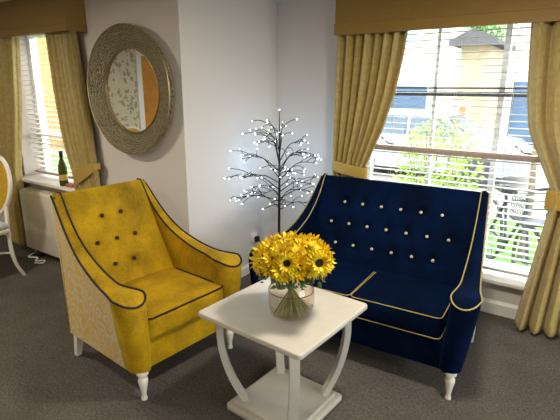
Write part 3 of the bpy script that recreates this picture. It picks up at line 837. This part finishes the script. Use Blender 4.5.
for i in range(nb):
    t = i/(nb-1); z0 = .64+.44*t; a = i*2.399+.6
    L = (.325 if t < .6 else .325-.19*(t-.6)/.4)*rt.uniform(.8, 1.1)
    up = .03+.20*t**1.5+rt.uniform(-.05, .04)
    hz = math.sqrt(max(.01, L*L-up*up*.6))
    e = (math.cos(a)*hz, math.sin(a)*hz*.9, z0+up)
    mid = (math.cos(a+.15)*hz*.5, math.sin(a+.15)*hz*.45, z0+up*.72+.03)
    br, P = branch([(0, 0, z0), mid, e], .0044)
    bulbs.append(P[-1])
    for k in (4, 6, 8, 10):
        a2 = a+rt.choice((-1, 1))*rt.uniform(.5, 1.1); l2 = rt.uniform(.09, .2)
        p = P[k]; e2 = (p[0]+math.cos(a2)*l2, p[1]+math.sin(a2)*l2, p[2]+rt.uniform(-.05, .06))
        m2 = ((p[0]+e2[0])/2, (p[1]+e2[1])/2, (p[2]+e2[2])/2+.015)
        Q = cr([clampR(q) for q in (p, m2, e2)], 6); br.tube(Q, .0026, 5)
        bulbs.append(Q[-1])
        if rt.random() < .10: bulbs.append(Q[3])
    br.build('branch', 'black_metal', tw)
led_me = None
for i, b in enumerate(bulbs[:100]):
    if led_me is None:
        o = MB().sphere((0, 0, 0), .0036, 5).build('light_bulb', 'led', tw); led_me = o.data
    else:
        o = bpy.data.objects.new('light_bulb', led_me); col.objects.link(o); o.parent = tw
    o.location = b
if len(bulbs) > 100:
    mb = MB()
    for b in bulbs[100:]: mb.sphere(b, .0036, 4)
    o = mb.build('light_bulbs', 'led', tw); o['kind'] = 'stuff'

# ------------------------------------------------------------------ white dining chair (left edge)
def make_dining(loc, rz, label):
    r = empty('dining_chair', loc, rz); tag(r, label, 'chair', 'white-framed dining chairs')
    s_ = MB(); rbox(s_, -.205, .22, -.22, .22, .425, .485, .026, 10, .012)
    s_.build('seat', 'seat_cream', r, weld=True)
    MB().box(-.21, .225, -.225, .225, .395, .43, .01, 3).build('seat_frame', 'white_paint', r)
    # oval back: frame ring + padded panel, leaning back
    def bp(u, v, d=0):   # u lateral, v height from oval centre .77
        z = .757+v; return (-.205-.10*(z-.45)/.55-d, u, z)
    ring = [bp(.215*math.cos(2*PI*i/48), .235*math.sin(2*PI*i/48)) for i in range(48)]
    MB().tube(ring, .017, 10, closed=True).build('back_frame', 'white_paint', r)
    rows = []
    for k in range(9):
        q = k/8; rows.append([bp(.205*q*math.cos(2*PI*i/48), .225*q*math.sin(2*PI*i/48), -.022*(1-q**3)) for i in range(48)])
    for k in range(9):
        q = 1-k/8; rows.append([bp(.205*q*math.cos(2*PI*i/48), .225*q*math.sin(2*PI*i/48), .012*(1-q**3)) for i in range(48)])
    MB().grid(rows, closed_u=True).build('back_pad', 'chair_gold', r)
    for s in (-1, 1):
        MB().tube(cr([(-.232, s*.165, .62), (-.215, s*.185, .5), (-.205, s*.195, .40), (-.205, s*.198, .25), (-.225, s*.203, .12), (-.275, s*.212, 0)], 20), [.0165]*14+[.0155, .015, .0145, .014, .0135, .013], 8).build('leg', 'white_paint', r)
        MB().tube(cr([(.19, s*.19, .41), (.205, s*.2, .3), (.195, s*.197, .12), (.215, s*.203, 0)], 16), [.021-.0006*i for i in range(16)], 8).build('leg', 'white_paint', r)
    st = MB()
    for s in (-1, 1): st.tube(cr([(-.21, s*.198, .22), (-.08, s*.10, .225), (.06, s*.10, .225), (.195, s*.195, .22)], 16), .009, 6)
    st.build('stretcher', 'white_paint', r)
    return r
dc = make_dining((-4.025, 1.475, 0), math.radians(-87), 'white-framed dining chair with gold oval back at the left picture edge')
dc2 = copy_tree(dc); dc2.location = (-5.12, .24, 0); dc2.rotation_euler = (0, 0, math.radians(10))
dc2['label'] = 'dining chair with gold back seen only in the round mirror'

# ------------------------------------------------------------------ outside
GZ = -.32
g = MB().box(-30, 25, 3.62, 7.2, GZ-.1, GZ).build('lawn_ground', 'grass', smooth=False); g.name = 'ground'; struct(g)
struct(MB().box(2.8, 25, -10, 3.62, GZ-.1, GZ-.002).build('ground', 'asphalt', smooth=False))
g2 = MB().box(-40, 40, 7.2, 60, GZ-.2, GZ-.08).build('road_ground', 'asphalt', smooth=False); struct(g2)
# cream building with blue garage doors
def facade(name, x0, x1, y, z1, label, mat_, depth=5, rects=(), roof=None):
    r = empty(name, ((x0+x1)/2, y, GZ-.08)); tag(r, label, 'building')
    ox, oz = (x0+x1)/2, GZ-.08
    MB().box(x0-ox, x1-ox, 0, depth, 0, z1-oz).build('wall', mat_, r, smooth=False)
    for (nm, a, b, c, d_, mt) in rects:
        f = MB(); f.box(a-ox-.06, b-ox+.06, -.05, .02, c-oz-.06, d_-oz+.06); fo = f.build(nm, 'white_gloss', r, smooth=False)
        MB().box(a-ox, b-ox, -.07, -.045, c-oz, d_-oz).build('garage_panel' if 'garage' in nm else 'pane', mt, fo, smooth=False)
    if roof:
        MB().prism([(x0-ox-.25, z1-oz), (x1-ox+.25, z1-oz), (x1-ox+.25, z1-oz+.12), (ox*0+(x0+x1)/2-ox, z1-oz+roof), (x0-ox-.25, z1-oz+.12)], -.35, depth+.2).build('roof', 'roof_slate', r, smooth=False)
    return r
facade('house', -12.5, -1.0, 18, 6.5, 'cream rendered house with blue garage doors across the road', 'render_cream', 6,
       [('garage_door', -8.2, -5.6, GZ-.05, 1.6, 'garage_blue'), ('garage_door', -2.65, -1.2, GZ-.05, 1.75, 'garage_blue'), ('window_frame', -6.7, -6.15, 3.05, 3.6, 'pane_blue')])
sh = facade('outbuilding', -3.30, -2.62, 13.2, 2.60, 'small tan stone outbuilding with pitched roof in front of the garages', 'tan_stone', 2.2,
       [('window_frame', -3.2, -3.02, .75, 1.05, 'terracotta')], .40)
# downpipe
# neighbour beyond left window
facade('house', -16, -8.2, 8.0, 4.6, 'yellow brick house wall seen through the left window', 'yellow_brick', 4,
       [('window_frame', -12.9, -12.1, 1.9, 3.6, 'pane_blue'), ('window_frame', -11.6, -11.2, -.2, 1.2, 'terracotta')])
def leaves(name, mat_, c, rx, ry, rz, n, size, seed, parent):
    rnd = random.Random(seed); mb = MB()
    for i in range(n):
        while True:
            p = C((rnd.uniform(-1, 1), rnd.uniform(-1, 1), rnd.uniform(-1, 1)))
            if .35 < p.length < 1: break
        p = C((c[0]+p.x*rx, c[1]+p.y*ry, c[2]+p.z*rz)); d_ = C((rnd.gauss(0, 1), rnd.gauss(0, 1), rnd.gauss(0, 1))).normalized()
        s1 = d_.orthogonal().normalized(); L = size*rnd.uniform(.6, 1.2)
        nn = d_.cross(s1)*L*.15
        mb.add([p-d_*L, p+s1*L*.4+nn, p+d_*L, p-s1*L*.4+nn], [(0, 1, 2), (0, 2, 3)])
    return mb.build(name, mat_, parent, smooth=False)
# bush close to the window
bu = empty('bush', (-1.42, 5.1, GZ)); tag(bu, 'light green leafy bush just outside the sofa window', 'bush')
leaves('foliage', 'bush_leaf', (0, 0, 1.05), .50, .4, .52, 1500, .030, 5, bu)
leaves('foliage', 'bush_leaf', (.1, -.05, .55), .42, .35, .4, 700, .028, 6, bu)
st = MB()
for i in range(14):
    a = i*.9; st.tube(cr([(0, 0, 0), (math.cos(a)*.12, math.sin(a)*.12, .5), (math.cos(a)*.33, math.sin(a)*.26, 1.1+.03*i)], 10), .006, 5)
st.build('stems', 'bark', bu)
# trees far off
for (x, y, z, rx, rz, lab) in ((-4.45, 23.5, 3.2, 1.3, 2.9, 'green tree in the gap beyond the outbuilding roof'),):
    t = empty('tree', (x, y, GZ-.08)); tag(t, lab, 'tree')
# ------- the tall tree stands in front of the cream house
t.location = (-3.55, 16.95, GZ-.08)
leaves('foliage', 'tree_leaf', (0, 0, 3.3), .62, .6, 2.0, 1500, .09, 9, t)
MB().tube([(0, 0, 0), (.05, 0, 2), (0, 0, 4.2)], [.12, .08, .03], 8).build('trunk', 'bark', t)

# silver car -----------------------------------------------------------------
car = empty('car', (-2.30, 9.9, GZ-.08)); tag(car, 'silver car parked outside behind the bush', 'car')
body = [(-2.0, .32), (-2.03, .62), (-1.95, .88), (-1.75, .95), (-1.35, 1.38), (-1.1, 1.45), (.1, 1.45), (.45, 1.38), (1.0, 1.0), (1.75, .86), (2.0, .66), (2.02, .34), (1.7, .24), (-1.8, .24)]
def carbody(poly, w0):
    mb = MB(); rows = []
    for y, s in ((-w0, .93), (-w0+.10, .985), (-w0*.5, 1), (w0*.5, 1), (w0-.10, .985), (w0, .93)):
        rows.append([(x*(.97+.03*s), y*(1 if z < .95 else 1-.22*(z-.95)/.5), .24+(z-.24)*(1 if z < .95 else s**.3)) for x, z in poly])
    mb.grid(rows, closed_u=True); mb.add(rows[0], [tuple(range(len(poly)))]); mb.add(rows[-1], [tuple(range(len(poly)))]); return mb
carbody(body, .86).build('body', 'car_silver', car, autos=28)
gl = MB()
for sgn in (-1, 1):
    def q(x, z): return (x, sgn*(.865 if z < .96 else .865*(1-.22*(z-.95)/.5)+.006), z)
    gl.add([q(-1.5, 1.0), q(-.3, .98), q(-.3, 1.36), q(-1.15, 1.36)], [(0, 1, 2, 3)])
    gl.add([q(-.22, .98), q(.85, .98), q(.38, 1.34), q(-.22, 1.36)], [(0, 1, 2, 3)])
gl.add([(.50, -.62, 1.36), (.50, .62, 1.36), (1.0, .74, 1.02), (1.0, -.74, 1.02)], [(0, 1, 2, 3)])
gl.add([(-1.38, -.62, 1.37), (-1.38, .62, 1.37), (-1.76, .74, 1.0), (-1.76, -.74, 1.0)], [(0, 1, 2, 3)])
gl.build('windows', 'car_glass', car, smooth=False)
for sgn in (-1, 1): MB().box(-2.06, -1.86, sgn*.6, sgn*.875, .66, .84, .03).build('tail_light', 'tail_red', car)
for sx in (-1.25, 1.25):
    for sgn in (-1, 1):
        w_ = MB(); w_.lathe([(.01, -.1), (.2, -.1), (.30, -.09), (.32, -.05), (.32, .05), (.30, .09), (.2, .1), (.01, .1)], 28, (sx, sgn*.80, .32), 'y'); w_.build('wheel', 'grey_rubber', car)
car.location = (-3.15, 10.6, GZ-.08)

# bicycle ---------------------------------------------------------------------
bk = empty('bicycle', (-.60, 4.95, GZ), math.radians(-62)); tag(bk, 'grey bicycle parked on the grass near the right curtain', 'bicycle')
for x in (-.5, .5):
    wh = MB(); wh.tube([(x+.32*math.cos(2*PI*i/40), 0, .34+.32*math.sin(2*PI*i/40)) for i in range(40)], .018, 8, closed=True)
    wo = wh.build('wheel', 'grey_rubber', bk)
    sp = MB()
    for i in range(16):
        a = 2*PI*i/16; sp.tube([(x, 0, .34), (x+.31*math.cos(a), 0, .34+.31*math.sin(a))], .002, 4)
    sp.lathe([(.001, -.04), (.02, -.04), (.02, .04), (.001, .04)], 12, (x, 0, .34), 'y'); sp.build('spokes', 'bike_frame', wo)
fm = MB()
for a, b in (((-.5, 0, .34), (-.05, 0, .32)), ((-.05, 0, .32), (-.2, 0, .82)), ((-.5, 0, .34), (-.18, 0, .74)), ((-.05, 0, .32), (.34, 0, .78)), ((-.17, 0, .74), (.32, 0, .86)), ((.30, 0, .92), (.5, 0, .34))):
    fm.tube([a, b], .017, 8)
fm.build('frame', 'bike_frame', bk)
MB().tube(cr([(.22, -.28, .98), (.36, -.2, 1.0), (.30, 0, .96), (.36, .2, 1.0), (.22, .28, .98)], 24), .013, 8).build('handlebar', 'bike_grey', bk)
sd = MB(); rbox(sd, -.34, -.08, -.07, .07, .83, .89, .02, 6); sd.build('saddle', 'black_plastic', bk, weld=True)
MB().lathe([(.001, -.01), (.09, -.01), (.09, .01), (.001, .01)], 20, (-.05, -.04, .32), 'y').build('crank', 'bike_grey', bk)
bs = MB(); bs.box(.38, .68, -.16, .16, .72, .74); 
for i in range(9):
    bs.box(.38+.0375*i-.003, .38+.0375*i+.003, -.16, -.155, .72, .95); bs.box(.38+.0375*i-.003, .38+.0375*i+.003, .155, .16, .72, .95)
for z in (.8, .88, .95): bs.tube([(.38, -.16, z), (.68, -.16, z), (.68, .16, z), (.38, .16, z)], .004, 5, closed=True)
bs.build('basket', 'bike_grey', bk, smooth=False)
# slim tree trunk rising behind the bicycle
tk = empty('sapling', (-.52, 5.5, GZ)); tag(tk, 'slim bare sapling trunk rising behind the bicycle', 'tree')
MB().tube([(0, 0, 0), (.02, 0, .7), (-.01, .0, 1.25), (.03, 0, 1.7)], [.04, .035, .025, .012], 8).build('trunk', 'bark', tk)

# ------------------------------------------------------------------ lights
def area(name, loc, size, power, colr, rot=(0, 0, 0), sy=None, spread=None):
    l = bpy.data.lights.new(name, 'AREA'); l.energy = power; l.color = colr; l.size = size
    if sy: l.shape = 'RECTANGLE'; l.size_y = sy
    else: l.shape = 'DISK'
    if spread: l.spread = spread
    o = bpy.data.objects.new(name, l); col.objects.link(o); o.location = loc; o.rotation_euler = rot; return o
lamps = [(-.45, 1.85, 20), (-3.3, .55, 17), (-1.0, -1.0, 17), (-3.9, -1.2, 10)]
for i, (x, y, pw) in enumerate(lamps):
    r = empty('ceiling_lamp', (x, y, CEIL-.001)); tag(r, 'round flush ceiling lamp outside the photograph', 'lamp', 'ceiling lamps')
    MB().lathe([(.17, 0), (.17, -.03), (.155, -.035), (.15, -.03)], 32, cap=False).build('rim', 'white_gloss', r)
    MB().lathe([(.001, -.031), (.155, -.031)], 32, cap=False).build('diffuser', 'lamp_emit', r)
    area('lamp_light', (x, y, CEIL-.05), .26, pw, (1, .91, .79))
for (dx, dz, p) in ((-.10, .98, 1.7), (.05, 1.1, .7), (-.06, .78, 1.2)):
    l = bpy.data.lights.new('twig_glow', 'POINT'); l.energy = p; l.color = (.42, .68, 1); l.shadow_soft_size = .2
    o = bpy.data.objects.new('twig_glow', l); col.objects.link(o); o.location = (TX+dx, TY+.08, dz)
# daylight portals at the windows
for (x0, x1, z0, z1, y) in ((WC[0], WC[1], WC[2], WC[3], YC+T+.01), (WA[0], WA[1], WA[2], WA[3], YA+T+.01)):
    o = area('portal', ((x0+x1)/2, y, (z0+z1)/2), x1-x0, 1, (1, 1, 1), (-PI/2, 0, 0), z1-z0); o.data.cycles.is_portal = True
o = area('portal', (XR+T+.01, (WY0+WY1)/2, (WZ0+WZ1)/2), WY1-WY0, 1, (1, 1, 1), (0, PI/2, PI), WZ1-WZ0); o.data.cycles.is_portal = True  # portal of the added right-hand window
o.rotation_euler = Vector((-1, 0, 0)).to_track_quat('-Z', 'Y').to_euler()
sun = bpy.data.lights.new('sun', 'SUN'); sun.energy = 3; sun.angle = .02; sun.color = (1, .95, .88)
so_ = bpy.data.objects.new('sun', sun); col.objects.link(so_); so_.rotation_euler = (math.radians(42), 0, math.radians(-28))
w = bpy.data.worlds.new('world'); scene.world = w; w.use_nodes = True
nt = w.node_tree; bg = nt.nodes['Background']
sky = nt.nodes.new('ShaderNodeTexSky'); sky.sky_type = 'HOSEK_WILKIE'; sky.turbidity = 6; sky.sun_direction = Vector((.3, -.6, .75)).normalized()
mixn = nt.nodes.new('ShaderNodeMix'); mixn.data_type = 'RGBA'; mixn.inputs[0].default_value = .65; mixn.inputs[7].default_value = (.95, .98, 1.0, 1)
nt.links.new(sky.outputs[0], mixn.inputs[6]); nt.links.new(mixn.outputs[2], bg.inputs[0]); bg.inputs[1].default_value = 9

vs = scene.view_settings
vs.view_transform = 'Standard'; vs.look = 'None'; vs.gamma = 1; vs.exposure = 0.62
try: vs.use_curve_mapping = False
except Exception: pass
scene.cycles.max_bounces = 8; scene.cycles.transparent_max_bounces = 16; scene.cycles.sample_clamp_indirect = 6
